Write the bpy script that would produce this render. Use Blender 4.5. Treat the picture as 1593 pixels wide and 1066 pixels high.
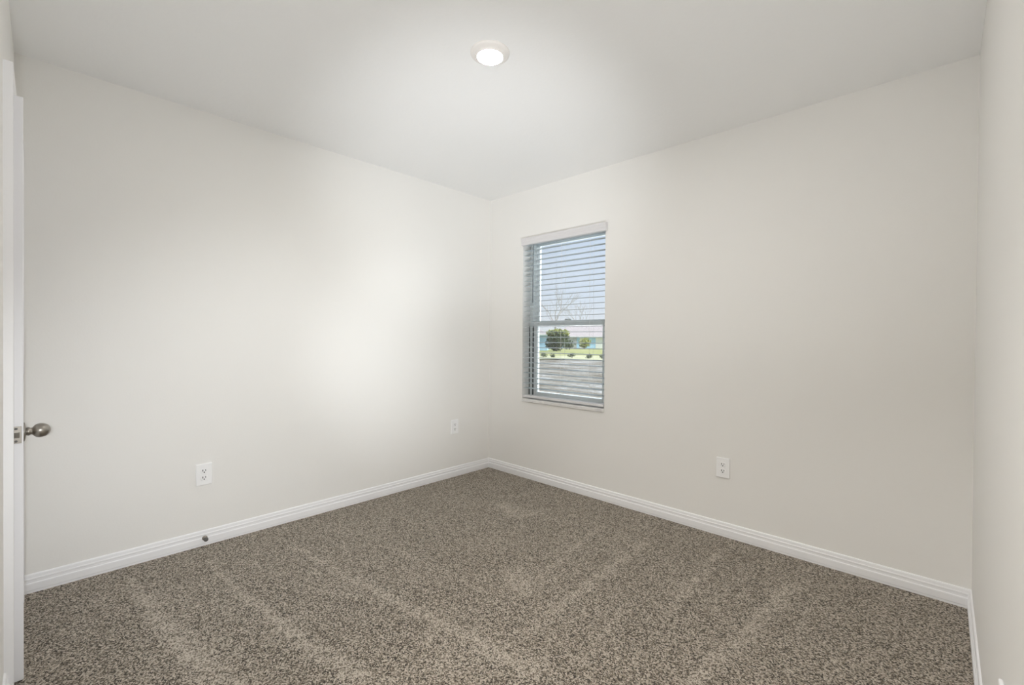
import bpy, bmesh, math, random
from mathutils import Vector, Matrix, Euler

random.seed(7)
for o in list(bpy.data.objects):
    bpy.data.objects.remove(o, do_unlink=True)
SC = bpy.context.scene
COL = SC.collection
PI = math.pi

# ------------------------------------------------------------------ camera
YAW, PITCH, ROLL, FPX = 0.7641, -0.00805, 0.00762, 700.09
CAM = Vector((3.00766, -2.84274, 1.17865))
W, H = 1593, 1066
fw = Vector((-math.sin(YAW)*math.cos(PITCH), math.cos(YAW)*math.cos(PITCH), math.sin(PITCH)))
r0 = Vector((math.cos(YAW), math.sin(YAW), 0)); u0 = r0.cross(fw)
rt = r0*math.cos(ROLL) + u0*math.sin(ROLL)
up = u0*math.cos(ROLL) - r0*math.sin(ROLL)
cd = bpy.data.cameras.new('camera'); cam = bpy.data.objects.new('camera', cd); COL.objects.link(cam)
m = Matrix.Identity(4)
for i in range(3):
    m[i][0], m[i][1], m[i][2], m[i][3] = rt[i], up[i], -fw[i], CAM[i]
cam.matrix_world = m
cd.sensor_width = 36; cd.lens = FPX/W*36; cd.clip_start = 0.01; cd.clip_end = 500
SC.camera = cam

# ------------------------------------------------------------------ sky, sun, lights, exposure
world = bpy.data.worlds.new('sky'); SC.world = world; world.use_nodes = True
wn = world.node_tree.nodes; wl = world.node_tree.links
bg = wn['Background']
SUN_EL, SUN_AZ = math.radians(44), math.radians(12)      # azimuth counted from +X towards +Y
to_sun = Vector((math.cos(SUN_EL)*math.cos(SUN_AZ), math.cos(SUN_EL)*math.sin(SUN_AZ), math.sin(SUN_EL)))
AUREOLE, AUREOLE_POW, SKY = 0.0, 5.0, 1.0
gd_ = wn.new('ShaderNodeTexCoord')
sx_ = wn.new('ShaderNodeSeparateXYZ'); wl.new(gd_.outputs['Generated'], sx_.inputs[0])
rp_ = wn.new('ShaderNodeValToRGB'); wl.new(sx_.outputs[2], rp_.inputs[0])
for e_, (p_, c_) in zip((rp_.color_ramp.elements[0], rp_.color_ramp.elements.new(.10), rp_.color_ramp.elements[-1]),
                        ((0.0, (.86, .85, .88)), (.10, (.76, .81, .93)), (.45, (.58, .69, .92)))):
    e_.position = p_; e_.color = (*c_, 1)
dt_ = wn.new('ShaderNodeVectorMath'); dt_.operation = 'DOT_PRODUCT'
wl.new(gd_.outputs['Generated'], dt_.inputs[0]); dt_.inputs[1].default_value = to_sun      # bright hazy sky around the sun
mx_ = wn.new('ShaderNodeMath'); mx_.operation = 'MAXIMUM'; mx_.inputs[1].default_value = 0; wl.new(dt_.outputs['Value'], mx_.inputs[0])
pw_ = wn.new('ShaderNodeMath'); pw_.operation = 'POWER'; pw_.inputs[1].default_value = AUREOLE_POW; wl.new(mx_.outputs[0], pw_.inputs[0])
ml_ = wn.new('ShaderNodeMath'); ml_.operation = 'MULTIPLY'; ml_.inputs[1].default_value = AUREOLE; wl.new(pw_.outputs[0], ml_.inputs[0])
au_ = wn.new('ShaderNodeVectorMath'); au_.operation = 'SCALE'; au_.inputs[0].default_value = (.97, 1.0, 1.03); wl.new(ml_.outputs[0], au_.inputs['Scale'])
ad_ = wn.new('ShaderNodeVectorMath'); ad_.operation = 'ADD'; wl.new(rp_.outputs[0], ad_.inputs[0]); wl.new(au_.outputs[0], ad_.inputs[1])
wl.new(ad_.outputs[0], bg.inputs[0]); bg.inputs[1].default_value = SKY
sd = bpy.data.lights.new('sun', 'SUN'); sd.energy = 4.0; sd.angle = math.radians(1.0); sd.color = (1, .95, .88)
sun = bpy.data.objects.new('sun', sd); COL.objects.link(sun)
sun.rotation_euler = to_sun.to_track_quat('Z', 'Y').to_euler()
LAMP_STRENGTH = 275.0      # lens of the ceiling light
HALL_FILL_POWER = 41.0          # unseen fill lamp added in the hallway behind the camera
def area(name, loc, target, sx, sy, power, col):
    l = bpy.data.lights.new(name, 'AREA'); l.shape = 'RECTANGLE'; l.size = sx; l.size_y = sy; l.energy = power; l.color = col
    o = bpy.data.objects.new(name, l); COL.objects.link(o); o.location = loc
    o.rotation_euler = (Vector(loc)-Vector(target)).to_track_quat('Z', 'Y').to_euler(); return o
area('sky_fill_side', (1.75, 2.1, 1.45), (.2, 1.6, 1.35), 3.6, 2.5, 115.0, (.95, .98, 1.0))       # added panel right of the window, standing in for bright sky
area('ground_fill', (.85, 1.3, -.30), (.85, .3, 1.2), 2.4, 1.6, 120.0, (1, .98, .95))       # added panel below the window, imitates bounce from sunlit soil
area('sky_fill_high', (.9, 1.0, 2.95), (.82, .05, 1.2), 2.0, 1.2, 225.0, (.95, .98, 1.0))      # added panel above the window, in place of bright high sky
def fill_spot(name, loc, target, cone, power):
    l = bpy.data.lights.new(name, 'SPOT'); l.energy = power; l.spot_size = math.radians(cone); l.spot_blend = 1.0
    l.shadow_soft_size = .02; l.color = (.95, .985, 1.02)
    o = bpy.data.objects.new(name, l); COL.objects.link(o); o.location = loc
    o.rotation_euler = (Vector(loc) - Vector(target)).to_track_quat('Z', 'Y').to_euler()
# unseen fill spots added behind the camera, aimed at the ceiling and far walls
fill_spot('fill_ceiling', (3.02, -2.85, .25), (.50, -.55, 2.48), 41, 215.0)
fill_spot('fill_corner', (3.03, -2.862, 1.19), (0, -.72, 1.0), 33, 90.0)
fill_spot('fill_left', (3.03, -2.862, 1.19), (0, -1.85, .50), 56, 108.0)
fill_spot('fill_up', (2.95, -2.84, .22), (1.7, -1.5, 2.44), 104, 68.0)
SC.view_settings.view_transform = 'Standard'
SC.view_settings.look = 'None'
SC.view_settings.exposure = 0.10
SC.view_settings.gamma = 1.0
SC.view_settings.use_curve_mapping = False
SC.cycles.max_bounces = 14
SC.cycles.diffuse_bounces = 8
SC.cycles.transparent_max_bounces = 16
SC.cycles.sample_clamp_indirect = 6.0
SC.cycles.use_denoising = True

# ------------------------------------------------------------------ helpers
def tag(o, label, cat, group=None, kind=None):
    o['label'] = label; o['category'] = cat
    if group: o['group'] = group
    if kind: o['kind'] = kind
    return o

def link(name, bm, m, parent=None, smooth=False, loc=None):
    me = bpy.data.meshes.new(name)
    bmesh.ops.recalc_face_normals(bm, faces=bm.faces)
    bm.to_mesh(me); bm.free()
    if m is not None:
        for mm in (m if isinstance(m, (list, tuple)) else [m]): me.materials.append(mm)
    if smooth:
        for p in me.polygons: p.use_smooth = True
    o = bpy.data.objects.new(name, me); COL.objects.link(o)
    if loc is not None: o.location = loc
    if parent is not None: o.parent = parent
    return o

def empty(name, loc, rz=0):
    o = bpy.data.objects.new(name, None); COL.objects.link(o)
    o.location = loc; o.rotation_euler = (0, 0, rz); o.empty_display_size = .1
    return o

def bx(bm, x0, x1, y0, y1, z0, z1, bev=0, seg=2, mi=0):
    v = [bm.verts.new((x, y, z)) for z in (z0, z1) for y in (y0, y1) for x in (x0, x1)]
    fs = [bm.faces.new([v[i] for i in q]) for q in ((0,1,3,2),(4,6,7,5),(0,4,5,1),(2,3,7,6),(0,2,6,4),(1,5,7,3))]
    bmesh.ops.recalc_face_normals(bm, faces=fs)
    for f in fs: f.material_index = mi
    if bev:
        es = list({e for f in fs for e in f.edges})
        bmesh.ops.bevel(bm, geom=es, offset=bev, segments=seg, affect='EDGES', profile=.5)
    return fs

def box(x0, x1, y0, y1, z0, z1, bev=0, seg=2):
    bm = bmesh.new(); bx(bm, x0, x1, y0, y1, z0, z1, bev, seg); return bm

def lathe(bm, prof, n=32, M=None):
    """prof: (radius, height) about +Z; M places it."""
    rings = []
    for r, h in prof:
        if r < 1e-6: rings.append([bm.verts.new((0, 0, h))])
        else: rings.append([bm.verts.new((r*math.cos(2*PI*k/n), r*math.sin(2*PI*k/n), h)) for k in range(n)])
    for a, b in zip(rings, rings[1:]):
        for k in range(n):
            k2 = (k+1) % n
            if len(a) == 1 and len(b) == 1: continue
            if len(a) == 1: bm.faces.new((a[0], b[k], b[k2]))
            elif len(b) == 1: bm.faces.new((a[k], a[k2], b[0]))
            else: bm.faces.new((a[k], a[k2], b[k2], b[k]))
    if M is not None:
        bmesh.ops.transform(bm, matrix=M, verts=[v for r in rings for v in r])

def tube(bm, pts, rad, n=8):
    rings = []
    pts = [Vector(p) for p in pts]
    for i, p in enumerate(pts):
        d = (pts[min(i+1, len(pts)-1)] - pts[max(i-1, 0)]).normalized()
        a = d.orthogonal().normalized(); b = d.cross(a)
        r = rad[i] if isinstance(rad, (list, tuple)) else rad
        rings.append([bm.verts.new(p + (a*math.cos(2*PI*k/n) + b*math.sin(2*PI*k/n))*r) for k in range(n)])
    for A, B in zip(rings, rings[1:]):
        best = min(range(n), key=lambda s: (A[0].co - B[s].co).length)
        for k in range(n):
            bm.faces.new((A[k], A[(k+1) % n], B[(k+1+best) % n], B[(k+best) % n]))
    bm.faces.new(rings[0]); bm.faces.new(rings[-1])

def run(bm, prof, p0, p1, n, m0=0., m1=0.):
    """sweep a (depth, height) profile along p0-p1 on the floor plan; n = normal into the room; m = mitre at each end"""
    p0, p1, n = Vector(p0), Vector(p1), Vector(n); d = (p1-p0).normalized()
    A = [bm.verts.new(p0 + d*(m0*a) + n*a + Vector((0, 0, z))) for a, z in prof]
    B = [bm.verts.new(p1 - d*(m1*a) + n*a + Vector((0, 0, z))) for a, z in prof]
    k = len(prof)
    for i in range(k): bm.faces.new((A[i], A[(i+1) % k], B[(i+1) % k], B[i]))
    bm.faces.new(A); bm.faces.new(B)

# ------------------------------------------------------------------ materials
def mat(name, col, rough=.5, metal=0., spec=.5):
    m = bpy.data.materials.new(name); m.use_nodes = True
    b = m.node_tree.nodes['Principled BSDF']
    b.inputs['Base Color'].default_value = (*col, 1); b.inputs['Roughness'].default_value = rough
    b.inputs['Metallic'].default_value = metal; b.inputs['Specular IOR Level'].default_value = spec
    return m

def nodes(m): return m.node_tree.nodes, m.node_tree.links, m.node_tree.nodes['Principled BSDF']

def coords(m, scale=(1, 1, 1), rot=(0, 0, 0)):
    N, L, b = nodes(m)
    tc = N.new('ShaderNodeTexCoord'); mp = N.new('ShaderNodeMapping')
    mp.inputs['Scale'].default_value = scale; mp.inputs['Rotation'].default_value = rot
    L.new(tc.outputs['Object'], mp.inputs['Vector'])
    return mp.outputs['Vector']

def noise(m, vec, scale, detail=4, rough=.5, dist=0):
    N, L, b = nodes(m); t = N.new('ShaderNodeTexNoise')
    t.inputs['Scale'].default_value = scale; t.inputs['Detail'].default_value = detail
    t.inputs['Roughness'].default_value = rough; t.inputs['Distortion'].default_value = dist
    L.new(vec, t.inputs['Vector']); return t.outputs['Fac']

def ramp(m, fac, stops):
    N, L, b = nodes(m); r = N.new('ShaderNodeValToRGB')
    el = r.color_ramp.elements
    while len(el) < len(stops): el.new(.5)
    for e, (p, c) in zip(el, stops):
        e.position = p; e.color = (*c, 1) if len(c) == 3 else c
    L.new(fac, r.inputs['Fac']); return r.outputs['Color']

def bump(m, h, strength, dist):
    N, L, b = nodes(m); k = N.new('ShaderNodeBump')
    k.inputs['Strength'].default_value = strength; k.inputs['Distance'].default_value = dist
    L.new(h, k.inputs['Height']); L.new(k.outputs['Normal'], b.inputs['Normal'])

def speckled(name, c0, c1, scale, rough=.6, lo=.35, hi=.65, detail=4, bs=0, bd=.002):
    m = mat(name, c0, rough); N, L, b = nodes(m)
    f = noise(m, coords(m), scale, detail)
    L.new(ramp(m, f, [(lo, c0), (hi, c1)]), b.inputs['Base Color'])
    if bs: bump(m, f, bs, bd)
    return m

def paint(name, col, rough, scale, strength, dist):
    m = mat(name, col, rough, spec=.3); bump(m, noise(m, coords(m), scale, 3, .55), strength, dist); return m

M = {}
M['wall'] = paint('wall_paint', (.855, .844, .82), .75, 130, .12, .002)
M['ceiling'] = paint('ceiling_paint', (.875, .875, .87), .85, 60, .25, .004)
M['trim'] = mat('trim_paint', (.90, .90, .915), .42)
M['door'] = mat('door_paint', (.82, .82, .84), .42)
M['plastic'] = mat('white_plastic', (.93, .93, .935), .35)
M['slot'] = mat('dark_slot', (.03, .03, .03), .6)
M['vinyl'] = mat('white_vinyl', (.80, .84, .85), .4)
M['slat'] = mat('slat_vinyl', (.43, .48, .51), .4)  # white slats coloured grey to stand in for shade on their undersides
M['valance'] = mat('valance_vinyl', (.72, .71, .72), .4)
M['cord'] = mat('cord', (.75, .75, .75), .8)
M['wand'] = mat('clear_wand', (.20, .23, .25), .25)
M['sill'] = speckled('sill_stone', (.80, .79, .77), (.70, .69, .68), 22, .3)
M['nickel'] = mat('satin_nickel', (.36, .335, .30), .34, 1.0); 
_m = M['nickel']; bump(_m, noise(_m, coords(_m, (1, 1, 14)), 60, 2), .05, .001)
M['rubber'] = mat('grey_rubber', (.12, .115, .11), .7)
M['lamp_trim'] = mat('lamp_trim', (.84, .81, .78), .5)
M['hall'] = mat('hall_paint', (.80, .78, .74), .8)

gl = bpy.data.materials.new('window_glass'); gl.use_nodes = True
N_, L_ = gl.node_tree.nodes, gl.node_tree.links
for n in list(N_):
    if n.type == 'BSDF_PRINCIPLED': N_.remove(n)
o_ = [n for n in N_ if n.type == 'OUTPUT_MATERIAL'][0]
tr = N_.new('ShaderNodeBsdfTransparent'); tr.inputs[0].default_value = (.93, .96, .96, 1)
gs = N_.new('ShaderNodeBsdfGlossy'); gs.inputs['Roughness'].default_value = .02
fr = N_.new('ShaderNodeFresnel'); fr.inputs[0].default_value = 1.45
mx = N_.new('ShaderNodeMixShader')
L_.new(fr.outputs[0], mx.inputs[0]); L_.new(tr.outputs[0], mx.inputs[1]); L_.new(gs.outputs[0], mx.inputs[2]); L_.new(mx.outputs[0], o_.inputs[0])
M['glass'] = gl

def emit(name, col, s):
    m = bpy.data.materials.new(name); m.use_nodes = True
    N, L = m.node_tree.nodes, m.node_tree.links
    b = N['Principled BSDF']; b.inputs['Base Color'].default_value = (.9, .9, .9, 1)
    b.inputs['Emission Color'].default_value = (*col, 1); b.inputs['Emission Strength'].default_value = s
    return m
M['lens'] = emit('lamp_lens', (1, .97, .93), LAMP_STRENGTH)

# carpet: heathered yarn tufts, brushed streaks follow the 'pile_lay' attribute (nap left lying by the vacuum)
cp = mat('carpet', (.3, .27, .23), .95, spec=.1); M['carpet'] = cp
N, L, b = nodes(cp)
v = coords(cp)
vo = N.new('ShaderNodeTexVoronoi'); vo.inputs['Scale'].default_value = 235; vo.inputs['Randomness'].default_value = 1
wob = N.new('ShaderNodeTexNoise'); wob.inputs['Scale'].default_value = 300; wob.inputs['Detail'].default_value = 2
L.new(v, wob.inputs['Vector'])
mixv = N.new('ShaderNodeMix'); mixv.data_type = 'VECTOR'; mixv.inputs['Factor'].default_value = .004
L.new(v, mixv.inputs['A']); L.new(wob.outputs['Color'], mixv.inputs['B'])
L.new(mixv.outputs['Result'], vo.inputs['Vector'])
sep = N.new('ShaderNodeSeparateColor'); L.new(vo.outputs['Color'], sep.inputs[0])
n1 = noise(cp, v, 420, 2, .6)
ad = N.new('ShaderNodeMath'); ad.operation = 'MULTIPLY_ADD'; ad.inputs[1].default_value = .5
L.new(sep.outputs[0], ad.inputs[0])
h1 = N.new('ShaderNodeMath'); h1.operation = 'MULTIPLY'; h1.inputs[1].default_value = .5; L.new(n1, h1.inputs[0])
L.new(h1.outputs[0], ad.inputs[2])
at = N.new('ShaderNodeAttribute'); at.attribute_name = 'pile_lay'
lay = N.new('ShaderNodeMath'); lay.operation = 'MULTIPLY_ADD'; lay.inputs[1].default_value = .21
rag = noise(cp, v, 22, 5, .7)
rg = N.new('ShaderNodeMapRange'); rg.inputs[1].default_value = .35; rg.inputs[2].default_value = .65; L.new(rag, rg.inputs[0])
lm = N.new('ShaderNodeMath'); lm.operation = 'MULTIPLY'; L.new(at.outputs['Fac'], lm.inputs[0]); L.new(rg.outputs[0], lm.inputs[1])
L.new(lm.outputs[0], lay.inputs[0]); L.new(ad.outputs[0], lay.inputs[2])
big = noise(cp, v, 3.5, 3, .5)
bb = N.new('ShaderNodeMath'); bb.operation = 'MULTIPLY_ADD'; bb.inputs[1].default_value = .07; L.new(big, bb.inputs[0])
L.new(lay.outputs[0], bb.inputs[2])
L.new(ramp(cp, bb.outputs[0], [(.35, (.036, .028, .018)), (.455, (.178, .143, .102)), (.56, (.365, .308, .238)), (.76, (.70, .63, .54))]), b.inputs['Base Color'])
inv = N.new('ShaderNodeMath'); inv.operation = 'MULTIPLY_ADD'; inv.inputs[1].default_value = -.9
L.new(vo.outputs['Distance'], inv.inputs[0]); L.new(ad.outputs[0], inv.inputs[2])
bump(cp, inv.outputs[0], .8, .006)
b.inputs['Sheen Weight'].default_value = .15; b.inputs['Sheen Roughness'].default_value = .6

# ------------------------------------------------------------------ room shell
RL, RR, RH = 2.930, 3.1102, 2.44        # left wall length, window wall length, height
T = .15
def struct(o, label, cat): return tag(o, label, cat, kind='structure')

# floor as a fine grid that carries the lay of the pile
bm = bmesh.new()
nx, ny = 208, 200
X0, X1, Y0, Y1 = -.02, RR+.02, -RL-.02, .02
gv = [[bm.verts.new((X0+(X1-X0)*i/nx, Y0+(Y1-Y0)*j/ny, 0)) for i in range(nx+1)] for j in range(ny+1)]
for j in range(ny):
    for i in range(nx): bm.faces.new((gv[j][i], gv[j][i+1], gv[j+1][i+1], gv[j+1][i]))
bx(bm, X0, X1, Y0, Y1, -.12, -.004)
floor = link('floor', bm, M['carpet'])
struct(floor, 'grey brown speckled carpet with pale vacuum streaks', 'carpet')
STREAKS = [  # polyline, width at start, width at end, strength, softer side
    ([(.20,-2.55),(.66,-2.522),(1.06,-2.467),(1.35,-2.42)], 0.019, 0.062, 1.0),
    ([(.25,-2.242),(.70,-2.215),(1.14,-2.163),(1.58,-2.09),(2.0,-2.0)], 0.009, 0.056, .9),
    ([(.40,-1.861),(.86,-1.82),(1.28,-1.752),(1.65,-1.692),(2.0,-1.64)], 0.012, 0.050, .8),
    ([(1.755,-.36),(1.779,-.87),(1.792,-1.21),(1.81,-1.5)], 0.031, 0.025, .75),
    ([(2.49,-.35),(2.451,-.73),(2.42,-1.04),(2.38,-1.4)], 0.037, 0.031, .8),
    ([(2.113,-.28),(2.143,-.68),(2.16,-1.0)], 0.025, 0.019, .65),
    ([(1.45,-.42),(1.583,-1.19)], 0.025, 0.019, .5),
    ([(1.10,-.62),(1.16,-1.15)], 0.031, 0.019, .35),
    ([(.78,-.60),(.95,-.66),(1.02,-.55)], 0.062, 0.050, .8),
    ([(1.46,-1.22),(1.58,-1.30)], 0.056, 0.056, .6),
    ([(1.60,-1.80),(1.75,-1.85)], 0.050, 0.050, .5),
    ([(2.0,-1.05),(2.05,-1.5)], 0.031, 0.031, .35),
    ([(.75,-1.5),(1.5,-1.42)], 0.031, 0.019, .3),
]
def lay_at(x, y):
    s = 0
    for pl, w0, w1, k in STREAKS:
        n = len(pl)-1
        for i in range(n):
            ax, ay = pl[i]; bx_, by = pl[i+1]
            dx, dy = bx_-ax, by-ay; q = dx*dx+dy*dy
            t = max(0, min(1, ((x-ax)*dx+(y-ay)*dy)/q))
            w = w0 + (w1-w0)*(i+t)/n
            side = ((x-ax)*dy-(y-ay)*dx)
            d = math.hypot(x-ax-t*dx, y-ay-t*dy)
            if side < 0: w *= 1.7
            s = max(s, k*max(0, 1-(d/w)**1.5))
    return s
att = floor.data.attributes.new('pile_lay', 'FLOAT', 'POINT')
att.data.foreach_set('value', [lay_at(vv.co.x, vv.co.y) if vv.co.z > -.001 else 0 for vv in floor.data.vertices])

struct(link('ceiling', box(-T, RR+T, -RL-T, T, RH, RH+.2), M['ceiling']), 'white lightly textured ceiling with a single round light', 'ceiling')
struct(link('wall_left', box(-T, 0, -RL-T, T, -.12, RH), M['wall']), 'long off-white wall with two outlets and a door stop', 'wall')
struct(link('wall_right', box(RR, RR+T, -RL-T, T, -.12, RH), M['wall']), 'off-white side wall seen at a glancing angle', 'wall')
# window wall with opening
WX0, WX1, WZ0, WZ1 = .407, 1.221, .645, 2.022
bm = bmesh.new()
bx(bm, 0, WX0, 0, .19, -.12, RH); bx(bm, WX1, RR, 0, .19, -.12, RH)
bx(bm, WX0, WX1, 0, .19, -.12, WZ0); bx(bm, WX0, WX1, 0, .19, WZ1, RH)
struct(link('wall_back', bm, M['wall']), 'off-white wall with the single window', 'wall')
# door wall: closet doorway by the far corner, hallway doorway by the camera
DX0, DX1, DZ = .045, .775, 1.990
HX0, HX1, HZ = 1.95, 2.85, 2.06
yA, yB = -RL-.115, -RL
bm = bmesh.new()
bx(bm, 0, DX0, yA, yB, -.12, RH); bx(bm, DX1, HX0, yA, yB, -.12, RH); bx(bm, HX1, RR, yA, yB, -.12, RH)
bx(bm, DX0, DX1, yA, yB, DZ, RH); bx(bm, HX0, HX1, yA, yB, HZ, RH)
struct(link('wall_front', bm, M['wall']), 'off-white wall holding the closet door', 'wall')
bm = bmesh.new()     # closet behind the door and the hallway behind the camera
bx(bm, 0, DX1+.1, yA-.62, yA-.55, -.12, RH); bx(bm, -.07, 0, yA-.62, yA, -.12, RH); bx(bm, DX1+.1, DX1+.17, yA-.62, yA, -.12, RH)
bx(bm, 0, DX1+.1, yA-.55, yA, -.12, 0); bx(bm, 0, DX1+.1, yA-.55, yA, RH, RH+.07)
hx0, hx1, hy0 = 1.2, 4.2, yA-1.5
bx(bm, hx0, hx1, hy0-.1, hy0, -.12, RH); bx(bm, hx0-.1, hx0, hy0, yA, -.12, RH); bx(bm, hx1, hx1+.1, hy0, yA, -.12, RH)
bx(bm, RR+T, hx1, yA, yA+.1, -.12, RH); bx(bm, hx0, hx1, hy0, yA, RH, RH+.1)
struct(link('wall_hall', bm, M['hall']), 'hallway and closet walls beyond the door wall', 'wall')
struct(link('floor_hall', box(hx0, hx1, hy0, yA, -.12, -.003), M['carpet']), 'carpet of the hallway beyond the room', 'carpet')
bm = bmesh.new(); bx(bm, HX0, HX1, yA, yB, -.12, -.003)
struct(link('floor_threshold', bm, M['carpet']), 'carpet in the hallway doorway', 'carpet')
hl = bpy.data.lights.new('hall_fill', 'AREA'); hl.shape = 'DISK'; hl.size = .5; hl.energy = HALL_FILL_POWER; hl.color = (1, .98, .95)
ho = bpy.data.objects.new('hall_fill', hl); COL.objects.link(ho); ho.location = (2.4, yA-.75, RH-.03)

# baseboards
BP = [(0, 0), (.0125, 0), (.0125, .010), (.0140, .013), (.0140, .040), (.0135, .044), (.0105, .047), (.0100, .056),
      (.0110, .0585), (.0110, .064), (.0085, .067), (.0078, .073), (.0072, .079), (.0050, .083), (0, .0845)]
def baseboard(name, segs, label):
    bm = bmesh.new()
    for s in segs: run(bm, BP, *s)
    struct(link(name, bm, M['trim']), label, 'baseboard')
CAS0, CAS1 = .0, .826
baseboard('baseboard_left', [((0, -RL, 0), (0, 0, 0), (1, 0, 0), 1, 1)], 'white moulded baseboard under the wall with two outlets')
baseboard('baseboard_back', [((0, 0, 0), (RR, 0, 0), (0, -1, 0), 1, 1)], 'white moulded baseboard under the window')
baseboard('baseboard_right', [((RR, 0, 0), (RR, -RL, 0), (-1, 0, 0), 1, 1)], 'white moulded baseboard along the glancing side wall')
baseboard('baseboard_front', [((CAS1, -RL, 0), (HX0-.06, -RL, 0), (0, 1, 0), 0, 0), ((HX1+.06, -RL, 0), (RR, -RL, 0), (0, 1, 0), 0, 1)], 'white moulded baseboard beside the closet door')

# ------------------------------------------------------------------ door casings and jambs
CP = [(0, 0), (.022, .000), (.0225, .004), (.0205, .009), (.0205, .016), (.018, .022), (.014, .040), (.013, .054), (.011, .057), (0, .057)]
def casing(bm, x0, x1, z1, y, ny, cw=.057, left=True):
    """x0,x1,z1: outer edges; profile (depth, inset from the outer edge) mitred at the head"""
    def ring(f): return [bm.verts.new(f(d, s)) for d, s in CP]
    k = len(CP)
    def join(A, B):
        for i in range(k): bm.faces.new((A[i], A[(i+1) % k], B[(i+1) % k], B[i]))
    rb = ring(lambda d, s: (x1-s, y+ny*d, 0)); rtp = ring(lambda d, s: (x1-s, y+ny*d, z1-s))
    bm.faces.new(rb); join(rb, rtp)
    ltp = ring(lambda d, s: (x0+s, y+ny*d, z1-s)); join(rtp, ltp)
    lb = ring(lambda d, s: (x0+s, y+ny*d, 0)); join(ltp, lb); bm.faces.new(lb)
bm = bmesh.new()
casing(bm, .002, CAS1, 2.062, -RL, 1)
bx(bm, DX1-.001, DX1+.02, yA, yB, 0, DZ)      # jamb legs and head lining the opening
bx(bm, DX0-.02, DX0+.001, yA, yB, 0, DZ); bx(bm, DX0, DX1, yA, yB, DZ-.001, DZ+.02)
bx(bm, DX1-.013, DX1, yA+.03, yB-.040, 0, DZ); bx(bm, DX0, DX0+.013, yA+.03, yB-.040, 0, DZ); bx(bm, DX0, DX1, yA+.03, yB-.040, DZ-.013, DZ)
struct(link('trim_1', bm, M['trim']), 'white moulded casing round the closet door', 'door casing')
bm = bmesh.new()
casing(bm, HX0-.06, HX1+.06, HZ+.06, -RL, 1)
struct(link('trim_2', bm, M['trim']), 'white moulded casing round the hallway doorway', 'door casing')

# ------------------------------------------------------------------ closet door, slightly ajar, edge on to the camera
DW, DT, DHT = .712, .035, 1.981
hinge = Vector((DX0+.004, -RL+.002, 0)); off = .041
ang = math.asin(off/DW)
door = empty('door_1', hinge, ang)
struct(door, 'white panelled closet door standing slightly ajar, seen edge on', 'door')
bm = bmesh.new()
fs = bx(bm, 0, DW, -DT, 0, .006, DHT, .0025, 2)
# moulded panels raised/recessed on both faces
for yy, s in ((0, 1), (-DT, -1)):
    for z0, z1 in ((.22, .86), (1.04, 1.86)):
        a, bb_ = .115, DW-.115
        for ins, d0, d1 in ((0, .0005, .006), (.035, .0005, .004)):
            x0, x1, zz0, zz1 = a+ins, bb_-ins, z0+ins, z1-ins
            wv = .018
            for q in ((x0, x1, zz0, zz0+wv), (x0, x1, zz1-wv, zz1), (x0, x0+wv, zz0, zz1), (x1-wv, x1, zz0, zz1)):
                y0, y1 = (yy-.002, yy+d1) if s > 0 else (yy-d1, yy+.002)
                bx(bm, q[0], q[1], y0, y1, q[2], q[3], .0018, 1)
link('door_slab', bm, M['door'], door)
KZ = .842
def lathe_y(prof, cx, cy, cz, sgn=1, n=40):
    bm = bmesh.new()
    Mx = Matrix.Translation((cx, cy, cz)) @ Matrix.Rotation(-sgn*PI/2, 4, 'X')
    lathe(bm, prof, n, Mx); return bm
KX = DW-.060
for sgn, yy in ((1, 0), (-1, -DT)):
    kn = link('door_knob', lathe_y([(0, .0), (.0130, .0), (.0130, .009), (.0148, .012), (.0148, .015), (.0118, .019), (.0118, .022), (.0140, .0245), (.0190, .028), (.0225, .0325), (.0243, .038),
          (.0247, .043), (.0240, .049), (.0220, .055), (.0180, .061), (.0125, .0655), (.0065, .068), (0, .0690)], KX, yy, KZ, sgn), M['nickel'], door, smooth=True)
    if sgn > 0: kn['label'] = 'satin nickel egg shaped knob'
    link('rosette', lathe_y([(0, 0), (.0325, 0), (.0335, .001), (.0330, .0035), (.030, .0055), (.024, .007), (.014, .0085), (.0095, .009), (0, .009)], 0, 0, 0, sgn), M['nickel'], kn, smooth=True, loc=(KX, yy, KZ))
bm = bmesh.new()
bx(bm, DW-.0005, DW+.0018, -DT/2-.0127, -DT/2+.0127, KZ-.0285, KZ+.0285, .0008, 1)
# rounded corners of the plate
lp = link('latch_plate', bm, M['nickel'], door); lp['label'] = 'satin nickel latch plate on the door edge'
bm = bmesh.new()
y0, y1 = -DT/2-.008, -DT/2+.008
vs = [bm.verts.new(p) for p in ((DW, y0, KZ-.0095), (DW, y1, KZ-.0095), (DW, y1, KZ+.0095), (DW, y0, KZ+.0095), (DW+.012, y1, KZ-.0095), (DW+.012, y1, KZ+.0095), (DW+.003, y0, KZ-.0095), (DW+.003, y0, KZ+.0095))]
for q in ((0,1,4,6), (3,7,5,2), (6,4,5,7), (0,6,7,3), (1,2,5,4), (0,3,2,1)): bm.faces.new([vs[i] for i in q])
link('latch_bolt', bm, M['nickel'], lp)
for dz in (-.021, .021):
    bm = bmesh.new()
    lathe(bm, [(0, 0), (.0042, 0), (.0036, .0012), (0, .0012)], 16, Matrix.Translation((DW+.0014, -DT/2, KZ+dz)) @ Matrix.Rotation(PI/2, 4, 'Y'))
    link('latch_screw', bm, M['rubber'], lp)
for z in (.22, 1.0, 1.80):
    bm = bmesh.new()
    bx(bm, -.002, .002, -.001, .007, z-.0445, z+.0445)
    lathe(bm, [(0, -.046), (.005, -.046), (.0055, 0), (.005, .046), (0, .046)], 12, Matrix.Translation((-.001, .006, z)))
    link('hinge', bm, M['nickel'], door)

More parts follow.
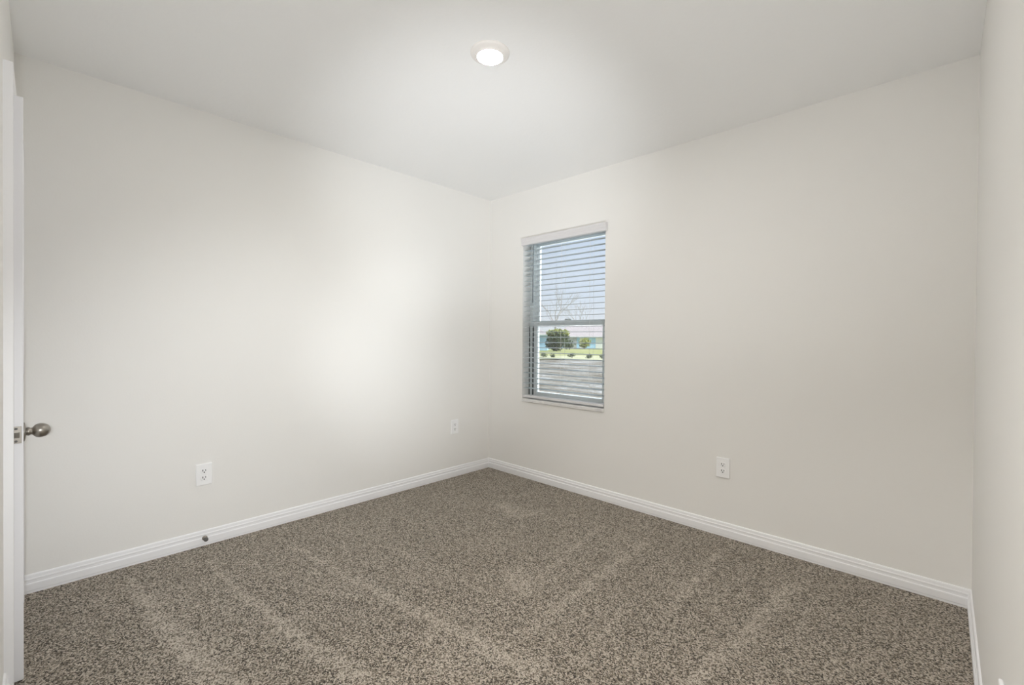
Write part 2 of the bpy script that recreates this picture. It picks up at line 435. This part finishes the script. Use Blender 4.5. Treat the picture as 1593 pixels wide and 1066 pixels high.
# ------------------------------------------------------------------ window
win = empty('window_1', ((WX0+WX1)/2, .10, WZ0))
struct(win, 'white vinyl single hung window behind the blind', 'window')
def wpart(name, bm, m, parent=win):
    bmesh.ops.translate(bm, verts=bm.verts, vec=-win.location)
    return link(name, bm, m, parent)
FZ0 = .672
bm = bmesh.new()
fwid = .040
for q in ((WX0, WX0+fwid, FZ0, WZ1), (WX1-fwid, WX1, FZ0, WZ1), (WX0, WX1, FZ0, FZ0+.024), (WX0, WX1, WZ1-.024, WZ1)):
    bx(bm, q[0], q[1], .092, .180, q[2], q[3], .003, 1)
wpart('window_frame', bm, M['vinyl'])
RZ0, RZ1 = 1.290, 1.333
def sash(name, x0, x1, z0, z1, y0, y1, wv, wb, wt):
    bm = bmesh.new()
    bx(bm, x0, x0+wv, y0, y1, z0, z1, .003, 1); bx(bm, x1-wv, x1, y0, y1, z0, z1, .003, 1)
    bx(bm, x0+wv-.002, x1-wv+.002, y0, y1, z0, z0+wb, .003, 1); bx(bm, x0+wv-.002, x1-wv+.002, y0, y1, z1-wt, z1, .003, 1)
    s = wpart(name, bm, M['vinyl'])
    bm = bmesh.new(); yc = (y0+y1)/2
    bx(bm, x0+wv-.004, x1-wv+.004, yc-.002, yc+.002, z0+wb-.004, z1-wt+.004)
    wpart('window_pane', bm, M['glass'], s)
    return s
low = sash('lower_sash', WX0+fwid-.006, WX1-fwid+.006, FZ0+.018, RZ1, .098, .130, .048, .036, .043)
sash('upper_sash', WX0+fwid-.006, WX1-fwid+.006, RZ0, WZ1-.018, .134, .164, .034, .036, .022)
M['gap_shade'] = mat('gap_shade_grey', (.10, .11, .11), .8)
for gx in (WX0+.001, WX0+fwid-.0005):      # dark strips standing in for shadowed gaps along the lower sash track
    bm = bmesh.new(); bx(bm, gx, gx+.0038, .086, .0985, FZ0+.024, RZ0); wpart('gap_shade_strip', bm, M['gap_shade'])
bm = bmesh.new(); bx(bm, .79, .85, .085, .098, RZ1-.004, RZ1+.012, .003, 1); wpart('sash_lock', bm, M['vinyl'], low)
struct(link('trim_3', box(WX0+.0005, WX1-.0005, -.012, .0925, WZ0, FZ0, .005, 2), M['sill']), 'pale stone window sill under the blind', 'window sill')

# ------------------------------------------------------------------ blind
blind = empty('window_blind', (.815, .0, FZ0))
tag(blind, 'white horizontal slat blind lowered with open slats in front of the window', 'window blind')
def bpart(name, bm, m, parent=blind):
    bmesh.ops.translate(bm, verts=bm.verts, vec=-blind.location)
    return link(name, bm, m, parent)
SX0, SX1 = WX0+.010, WX1-.010
bm = bmesh.new()
# valance: cornice profile swept across with returned ends
VP = [(0, 1.970), (.0245, 1.970), (.0265, 1.974), (.0265, 1.990), (.0290, 1.998), (.0300, 2.008), (.0330, 2.016), (.0340, 2.026), (.0320, 2.029), (0, 2.029)]
run(bm, [(d, z) for d, z in VP], (.411, 0, 0), (1.241, 0, 0), (0, -1, 0))
bpart('valance', bm, M['valance'])
bpart('headrail', box(SX0, SX1, .006, .062, 1.976, 2.019, .003, 1), M['slat'])
NS = 28; PITCH_S = .0433; ZT = 1.930; D0, D1 = .006, .056
bm = bmesh.new()
random.seed(3)
for i in range(NS):
    z = ZT - PITCH_S*i + random.uniform(-.0006, .0006)
    n = 6; tp = []; bt = []
    tilt = .002
    for k in range(n+1):
        t = k/n; y = D0 + (D1-D0)*t
        c = .0016*(1-(2*t-1)**2) + tilt*(t-.5)
        tp.append((y, z+c+.0014)); bt.append((y, z+c-.0014))
    prof = tp + bt[::-1]
    A = [bm.verts.new((SX0, y, zz)) for y, zz in prof]; B = [bm.verts.new((SX1, y, zz)) for y, zz in prof]
    k = len(prof)
    for q in range(k): bm.faces.new((A[q], A[(q+1) % k], B[(q+1) % k], B[q]))
    bm.faces.new(A); bm.faces.new(B)
bpart('slats', bm, M['slat'])
bpart('bottom_rail', box(SX0, SX1, .005, .057, .682, .702, .004, 2), M['valance'])
for x in (.545, .815, 1.085):
    bm = bmesh.new()
    for y in (D0-.0015, D1+.0015): tube(bm, [(x, y, 1.985), (x, y, .695)], .0008, 6)
    for i in range(NS): 
        z = ZT - PITCH_S*i - .0020
        tube(bm, [(x, D0-.0015, z), (x, D1+.0015, z)], .0005, 4)
    bpart('ladder_cord', bm, M['cord'])
bm = bmesh.new()
tube(bm, [(.525, -.004, 1.975), (.527, -.006, 1.955)], .0015, 6)
tube(bm, [(.527, -.006, 1.957), (.527, -.007, 1.50)], .0042, 8)
lathe(bm, [(0, 0), (.0055, 0), (.006, .012), (.0045, .03), (0, .03)], 10, Matrix.Translation((.527, -.007, 1.482)))
w_ = bpart('tilt_wand', bm, M['wand']); w_['label'] = 'dark looking tilt wand'

# ------------------------------------------------------------------ ceiling light
lx, ly = 1.5515, -1.4775
lamp = empty('ceiling_light', (lx, ly, RH))
tag(lamp, 'round white disk light glowing on the ceiling', 'ceiling light')
bm = bmesh.new()
lathe(bm, [(.0855, 0), (.0865, -.003), (.0850, -.0075), (.0800, -.0105), (.0710, -.0130), (.0665, -.0150), (.0640, -.0165), (.0600, -.0200), (.0575, -.0225), (.0565, -.0222), (.0560, -.0200), (.0560, -.002)], 64)
link('trim_ring', bm, M['lamp_trim'], lamp, smooth=True)
bm = bmesh.new()
lathe(bm, [(.0560, -.0135), (.0555, -.0205), (.0540, -.0222), (.0300, -.0230), (0, -.0232)], 48)
link('lens', bm, M['lens'], lamp, smooth=True)

# ------------------------------------------------------------------ outlets (local: plate in XZ, facing -Y)
def make_outlet():
    root = empty('power_outlet', (0, 0, 0))
    bm = bmesh.new(); bx(bm, -.0385, .0385, -.0080, 0, -.0600, .0600, .0034, 3)
    link('plate', bm, M['plastic'], root)
    for cz in (.0195, -.0195):
        bm = bmesh.new()
        n = 40; rim = []
        for k in range(n):
            a = 2*PI*k/n; x, z = .0172*math.cos(a), .0172*math.sin(a); z = max(-.0142, min(.0142, z)); rim.append((x, z))
        A = [bm.verts.new((x, -.0075, cz+z)) for x, z in rim]; B = [bm.verts.new((x*.94, -.0096, cz+z*.94)) for x, z in rim]
        for k in range(n): bm.faces.new((A[k], A[(k+1) % n], B[(k+1) % n], B[k]))
        bm.faces.new(B)
        rc = link('receptacle', bm, M['plastic'], root)
        bm = bmesh.new()
        bx(bm, -.0084, -.0050, -.0100, -.0090, cz-.0010, cz+.0090); bx(bm, .0050, .0080, -.0100, -.0090, cz, cz+.0085)
        lathe(bm, [(0, 0), (.0033, 0), (.0033, .0008), (0, .0008)], 16, Matrix.Translation((0, -.0093, cz-.0068)) @ Matrix.Rotation(PI/2, 4, 'X'))
        link('slot', bm, M['slot'], rc)
    bm = bmesh.new(); lathe(bm, [(0, 0), (.0035, 0), (.0030, .0012), (0, .0014)], 16, Matrix.Translation((0, -.0078, 0)) @ Matrix.Rotation(PI/2, 4, 'X'))
    link('screw', bm, M['plastic'], root)
    return root
def copy_tree(o, parent=None):
    c = o.copy(); COL.objects.link(c); c.parent = parent
    for ch in list(o.children): copy_tree(ch, c)
    return c
OUT = [((2.0575, 0, .4115), 0, 'white duplex outlet low on the window wall, between window and far side wall'),
       ((0, -2.212, .4010), PI/2, 'white duplex outlet on the door stop wall, directly above the door stop'),
       ((0, -.408, .4240), PI/2, 'white duplex outlet near the back corner of the room, left of it'),
       ((RR, -1.437, .387), -PI/2, 'white outlet plate barely showing on the glancing side wall at the bottom edge')]
first = make_outlet(); roots = [first] + [copy_tree(first) for _ in OUT[1:]]
for o, (loc, rz, lab) in zip(roots, OUT):
    o.location = loc; o.rotation_euler = (0, 0, rz); tag(o, lab, 'power outlet', 'wall outlets')

# ------------------------------------------------------------------ door stop on the baseboard
stop = empty('door_stop', (.0125, -2.210, .043))
tag(stop, 'small round metal door stop with dark tip screwed to the baseboard', 'door stop')
Mx = Matrix.Rotation(PI/2, 4, 'Y')
bm = bmesh.new(); lathe(bm, [(0, 0), (.0130, 0), (.0135, .002), (.0110, .004), (.0065, .006), (.0060, .012), (.0062, .020), (.0095, .022), (.0100, .025), (0, .025)], 24, Mx)
link('stem', bm, M['nickel'], stop, smooth=True)
bm = bmesh.new(); lathe(bm, [(0, .024), (.0108, .024), (.0114, .028), (.0108, .034), (.0080, .038), (0, .039)], 24, Mx)
link('rubber_tip', bm, M['rubber'], stop, smooth=True)

# ------------------------------------------------------------------ outdoors, seen through the blind
GZ = -.40
D2 = lambda px: (fw + rt*((px-W/2)/FPX) - up*((528-H/2)/FPX))
def gpt(px, dist, z=GZ):
    """ground point in the direction of image column px at a horizontal distance from the camera"""
    d = D2(px); d = Vector((d.x, d.y, 0)).normalized(); p = CAM + d*dist; return Vector((p.x, p.y, z))
vdir = D2(888); vdir = Vector((vdir.x, vdir.y, 0)).normalized(); sdir = Vector((vdir.y, -vdir.x, 0))   # away / to the right
vang = math.atan2(sdir.y, sdir.x)

dirt = mat('sandy_soil', (.5, .46, .4), .95, spec=.1)
N, L, b = nodes(dirt)
vv = coords(dirt, (1, 1, 1), (0, 0, -vang))
f1 = noise(dirt, coords(dirt, (.35, 1.0, 1), (0, 0, -vang)), 1.3, 6, .65)
f2 = noise(dirt, vv, 9, 4, .6)
mm_ = N.new('ShaderNodeMath'); mm_.operation = 'MULTIPLY_ADD'; mm_.inputs[1].default_value = .35; L.new(f2, mm_.inputs[0]); L.new(f1, mm_.inputs[2])
L.new(ramp(dirt, mm_.outputs[0], [(.48, (.13, .105, .08)), (.60, (.30, .26, .205)), (.70, (.42, .385, .33)), (.82, (.68, .67, .67))]), b.inputs['Base Color'])
bump(dirt, mm_.outputs[0], .8, .15)
grass = speckled('grass', (.40, .42, .14), (.60, .58, .27), 1.2, .9, detail=8, bs=.4, bd=.1)
bm = bmesh.new()
bmesh.ops.create_grid(bm, x_segments=40, y_segments=40, size=90)
for vtx in bm.verts: vtx.co.z = .04*math.sin(vtx.co.x*1.7)*math.cos(vtx.co.y*1.3)
bmesh.ops.translate(bm, verts=bm.verts, vec=(-40, 90.3, GZ))
struct(link('ground', bm, dirt), 'bare sandy building plot outside the window', 'ground')
LAWN0 = 34.5
bm = bmesh.new()
n = 60; A = []; B = []
for k in range(n+1):
    s = -40 + 80*k/n
    a = CAM + vdir*(LAWN0+.5*math.sin(k*1.3)) + sdir*s; c = CAM + vdir*130 + sdir*s*2.4
    A.append(bm.verts.new((a.x, a.y, GZ+.06))); B.append(bm.verts.new((c.x, c.y, GZ+.10)))
for k in range(n): bm.faces.new((A[k], A[k+1], B[k+1], B[k]))
struct(link('lawn', bm, grass), 'yellow green lawn beyond the bare plot', 'lawn')

M['drygrass'] = speckled('dry_grass', (.62, .60, .34), (.78, .75, .50), 1.0, .9, detail=8, bs=.4, bd=.1)
bm = bmesh.new(); A = []; B = []
for k in range(n+1):
    s = -40 + 80*k/n
    a = CAM + vdir*(LAWN0-.6+.5*math.sin(k*1.3)) + sdir*s; c = CAM + vdir*(41+1.2*math.sin(k*2.1)) + sdir*s*1.15
    A.append(bm.verts.new((a.x, a.y, GZ+.07))); B.append(bm.verts.new((c.x, c.y, GZ+.10)))
for k in range(n): bm.faces.new((A[k], A[k+1], B[k+1], B[k]))
struct(link('lawn_edge', bm, M['drygrass']), 'pale dry grass strip at the near edge of the lawn', 'lawn')

M['blue'] = speckled('blue_stucco', (.42, .66, .92), (.46, .70, .95), 6, .8)
M['white_w'] = speckled('white_siding', (.80, .82, .82), (.74, .76, .77), 6, .7)
M['grey_w'] = speckled('grey_stone', (.36, .38, .40), (.50, .51, .52), 3, .8)
M['roof'] = speckled('roof_shingle', (.50, .43, .42), (.62, .55, .54), 5, .9)
M['fascia'] = mat('fascia', (.85, .86, .87), .5)
M['darkglass'] = mat('dark_glass', (.08, .10, .12), .1)
M['bark'] = speckled('bark', (.30, .26, .23), (.42, .38, .35), 8, .9)
M['twig'] = speckled('twig_bark', (.46, .43, .42), (.56, .53, .52), 5, .9)
M['leaf'] = speckled('dark_leaf', (.03, .055, .022), (.10, .14, .045), 3, .6)
M['leaf2'] = speckled('yellow_leaf', (.22, .27, .05), (.42, .42, .12), 3, .6)

def hip_roof(bm, x0, x1, y0, y1, z0, z1, ov=.5):
    x0 -= ov; x1 += ov; y0 -= ov; y1 += ov; h = (y1-y0)/2
    e = [bm.verts.new(p) for p in ((x0, y0, z0), (x1, y0, z0), (x1, y1, z0), (x0, y1, z0))]
    yc = (y0+y1)/2
    r = [bm.verts.new((x0+h, yc, z1)), bm.verts.new((x1-h, yc, z1))]
    for q in ((e[0], e[1], r[1], r[0]), (e[1], e[2], r[1]), (e[2], e[3], r[0], r[1]), (e[3], e[0], r[0]), (e[3], e[2], e[1], e[0])): bm.faces.new(q)

def house(px, dist, x0, x1, depth, wh, rh, label, wallm):
    h = empty('house', gpt(px, dist, GZ+.05), vang)
    tag(h, label, 'house')
    link('walls', box(x0, x1, 0, depth, -.1, wh), wallm, h)
    bm = bmesh.new(); hip_roof(bm, x0, x1, 0, depth, wh, wh+rh); link('roof', bm, M['roof'], h)
    link('fascia', box(x0-.5, x1+.5, -.53, -.49, wh-.12, wh+.06), M['fascia'], h)
    return h
s80 = 80/FPX
hm = house(888, 78, -4.2, 14, 9, 1.98, 2.3, 'pale blue bungalow with pinkish roof far behind the lawn', M['blue'])
link('entry_bay', box(-1.2, 1.0, -.25, .1, 0, 1.9), M['grey_w'], hm)
gd = link('garage_door', box(4.2, 9.0, -.06, .05, 0, 1.85, .01, 1), M['white_w'], hm)
fd = link('front_door', box(1.5, 2.4, -.05, .05, 0, 1.8, .01, 1), M['white_w'], hm)
wd = link('house_window', box(-3.4, -1.9, -.04, .05, .7, 1.6), M['darkglass'], hm)
h2 = house(851, 60, -12, 0, 9, 2.15, 2.0, 'blue house corner at the window side edge, left of the tall dark shrub', M['blue'])

def leaf_blob(bm, c, rx, ry, rz, n, size, seed):
    rnd = random.Random(seed)
    for _ in range(n):
        while True:
            p = Vector((rnd.uniform(-1, 1), rnd.uniform(-1, 1), rnd.uniform(-1, 1)))
            if .35 < p.length < 1: break
        q = Vector((c[0]+p.x*rx, c[1]+p.y*ry, c[2]+p.z*rz))
        a = Vector((rnd.uniform(-1, 1), rnd.uniform(-1, 1), rnd.uniform(-.6, .6))).normalized()*size*rnd.uniform(.6, 1.3)
        bb_ = a.orthogonal().normalized()*size*.45
        vs = [bm.verts.new(q-a), bm.verts.new(q+bb_), bm.verts.new(q+a), bm.verts.new(q-bb_)]
        bm.faces.new(vs)

def shrub(name, px, dist, wx, h, label, m, seed, n=500, size=.16, top=None, group=None):
    o = empty(name, gpt(px, dist, GZ+.06), vang)
    tag(o, label, 'shrub', group)
    rnd = random.Random(seed)
    bm = bmesh.new()
    for k in range(5):
        a = 2*PI*k/5+rnd.random()
        tube(bm, [(0, 0, -.05), (wx*.15*math.cos(a), wx*.15*math.sin(a), h*.4), (wx*.33*math.cos(a), wx*.33*math.sin(a), h*.8)], [.03*h, .02*h, .008*h], 6)
    link('stems', bm, M['bark'], o)
    bm = bmesh.new()
    for k in range(7):
        leaf_blob(bm, (rnd.uniform(-.28, .28)*wx, rnd.uniform(-.28, .28)*wx, h*rnd.uniform(.30, .68)), wx*.33, wx*.33, h*.32, n//7, size, seed*31+k)
    link('foliage', bm, m, o)
    if top:
        bm = bmesh.new()
        for k in range(3): leaf_blob(bm, ((-.25+.3*k)*wx, 0, h*rnd.uniform(.84, .9)), wx*.25, wx*.25, h*.15, n//7, size, seed*57+k)
        link('top_foliage', bm, top, o)['label'] = 'yellow green leaves at the top'
    return o
shrub('shrub', 866, 57, 2.7, 2.7, 'tall dark green shrub with yellow green top beyond the lawn', M['leaf'], 5, 1500, .20, M['leaf2'])
shrub('shrub', 909, 70, 2.2, 2.0, 'loose green bush standing against the pale blue bungalow', M['leaf2'], 6, 500, .18)
shrub('shrub', 886, 66, 1.5, 1.5, 'grey green low bush beside the tall dark shrub', M['leaf'], 8, 300, .16)
LOW = [(845.5, 37.5, .62, .42, 'low dark shrub in the lawn edge row, beside the sash stile'), (860, 37.2, .40, .36, 'smallest low shrub in the lawn edge row'),
       (890, 36.6, .68, .42, 'low dark shrub in the middle of the lawn edge row'), (916.5, 36.2, .60, .44, 'low dark shrub below the white garage door in the lawn edge row'),
       (938, 36.0, .60, .44, 'low dark shrub cut by the window edge in the lawn edge row')]
for i, (px, d, w_, h_, lab) in enumerate(LOW):
    shrub('low_shrub', px, d, w_, h_, lab, M['leaf'], 20+i, 240, .055, None, 'low shrubs along the lawn edge')

def bare_tree(px, dist, h, label, seed):
    o = empty('bare_tree', gpt(px, dist, GZ+.05)); tag(o, label, 'tree', 'bare trees behind the lawn')
    rnd = random.Random(seed)
    bm = bmesh.new(); bm2 = bmesh.new()
    tube(bm, [(0, 0, -.1), (.05, .03, h*.2), (-.03, .05, h*.38)], [.15, .11, .08], 8)
    def grow(p, d, ln, r, lev):
        mid = p + d*ln*.5 + Vector((rnd.uniform(-1, 1), rnd.uniform(-1, 1), 0))*ln*.06
        e = p + d*ln
        tube(bm2, [p, mid, e], [r, r*.8, r*.55], 5 if lev > 1 else 6)
        if lev >= 5: return
        for k in range(rnd.choice((2, 3, 3))):
            nd = (d + Vector((rnd.uniform(-1, 1), rnd.uniform(-1, 1), rnd.uniform(-.25, .7)))*.75).normalized()
            grow(p + d*ln*rnd.uniform(.55, 1), nd, ln*rnd.uniform(.58, .8), r*.58, lev+1)
    for k in range(5):
        a = 2*PI*k/5 + rnd.random()*.6
        grow(Vector((0, .03, h*rnd.uniform(.25, .38))), Vector((math.cos(a)*.55, math.sin(a)*.55, 1)).normalized(), h*.26, .055, 1)
    link('trunk', bm, M['twig'], o); link('branches', bm2, M['twig'], o)
bare_tree(864, 66, 10.2, 'bare leafless tree rising behind the tall dark shrub', 2)
bare_tree(902, 96, 11.5, 'bare leafless tree behind the pale blue bungalow roof', 4)
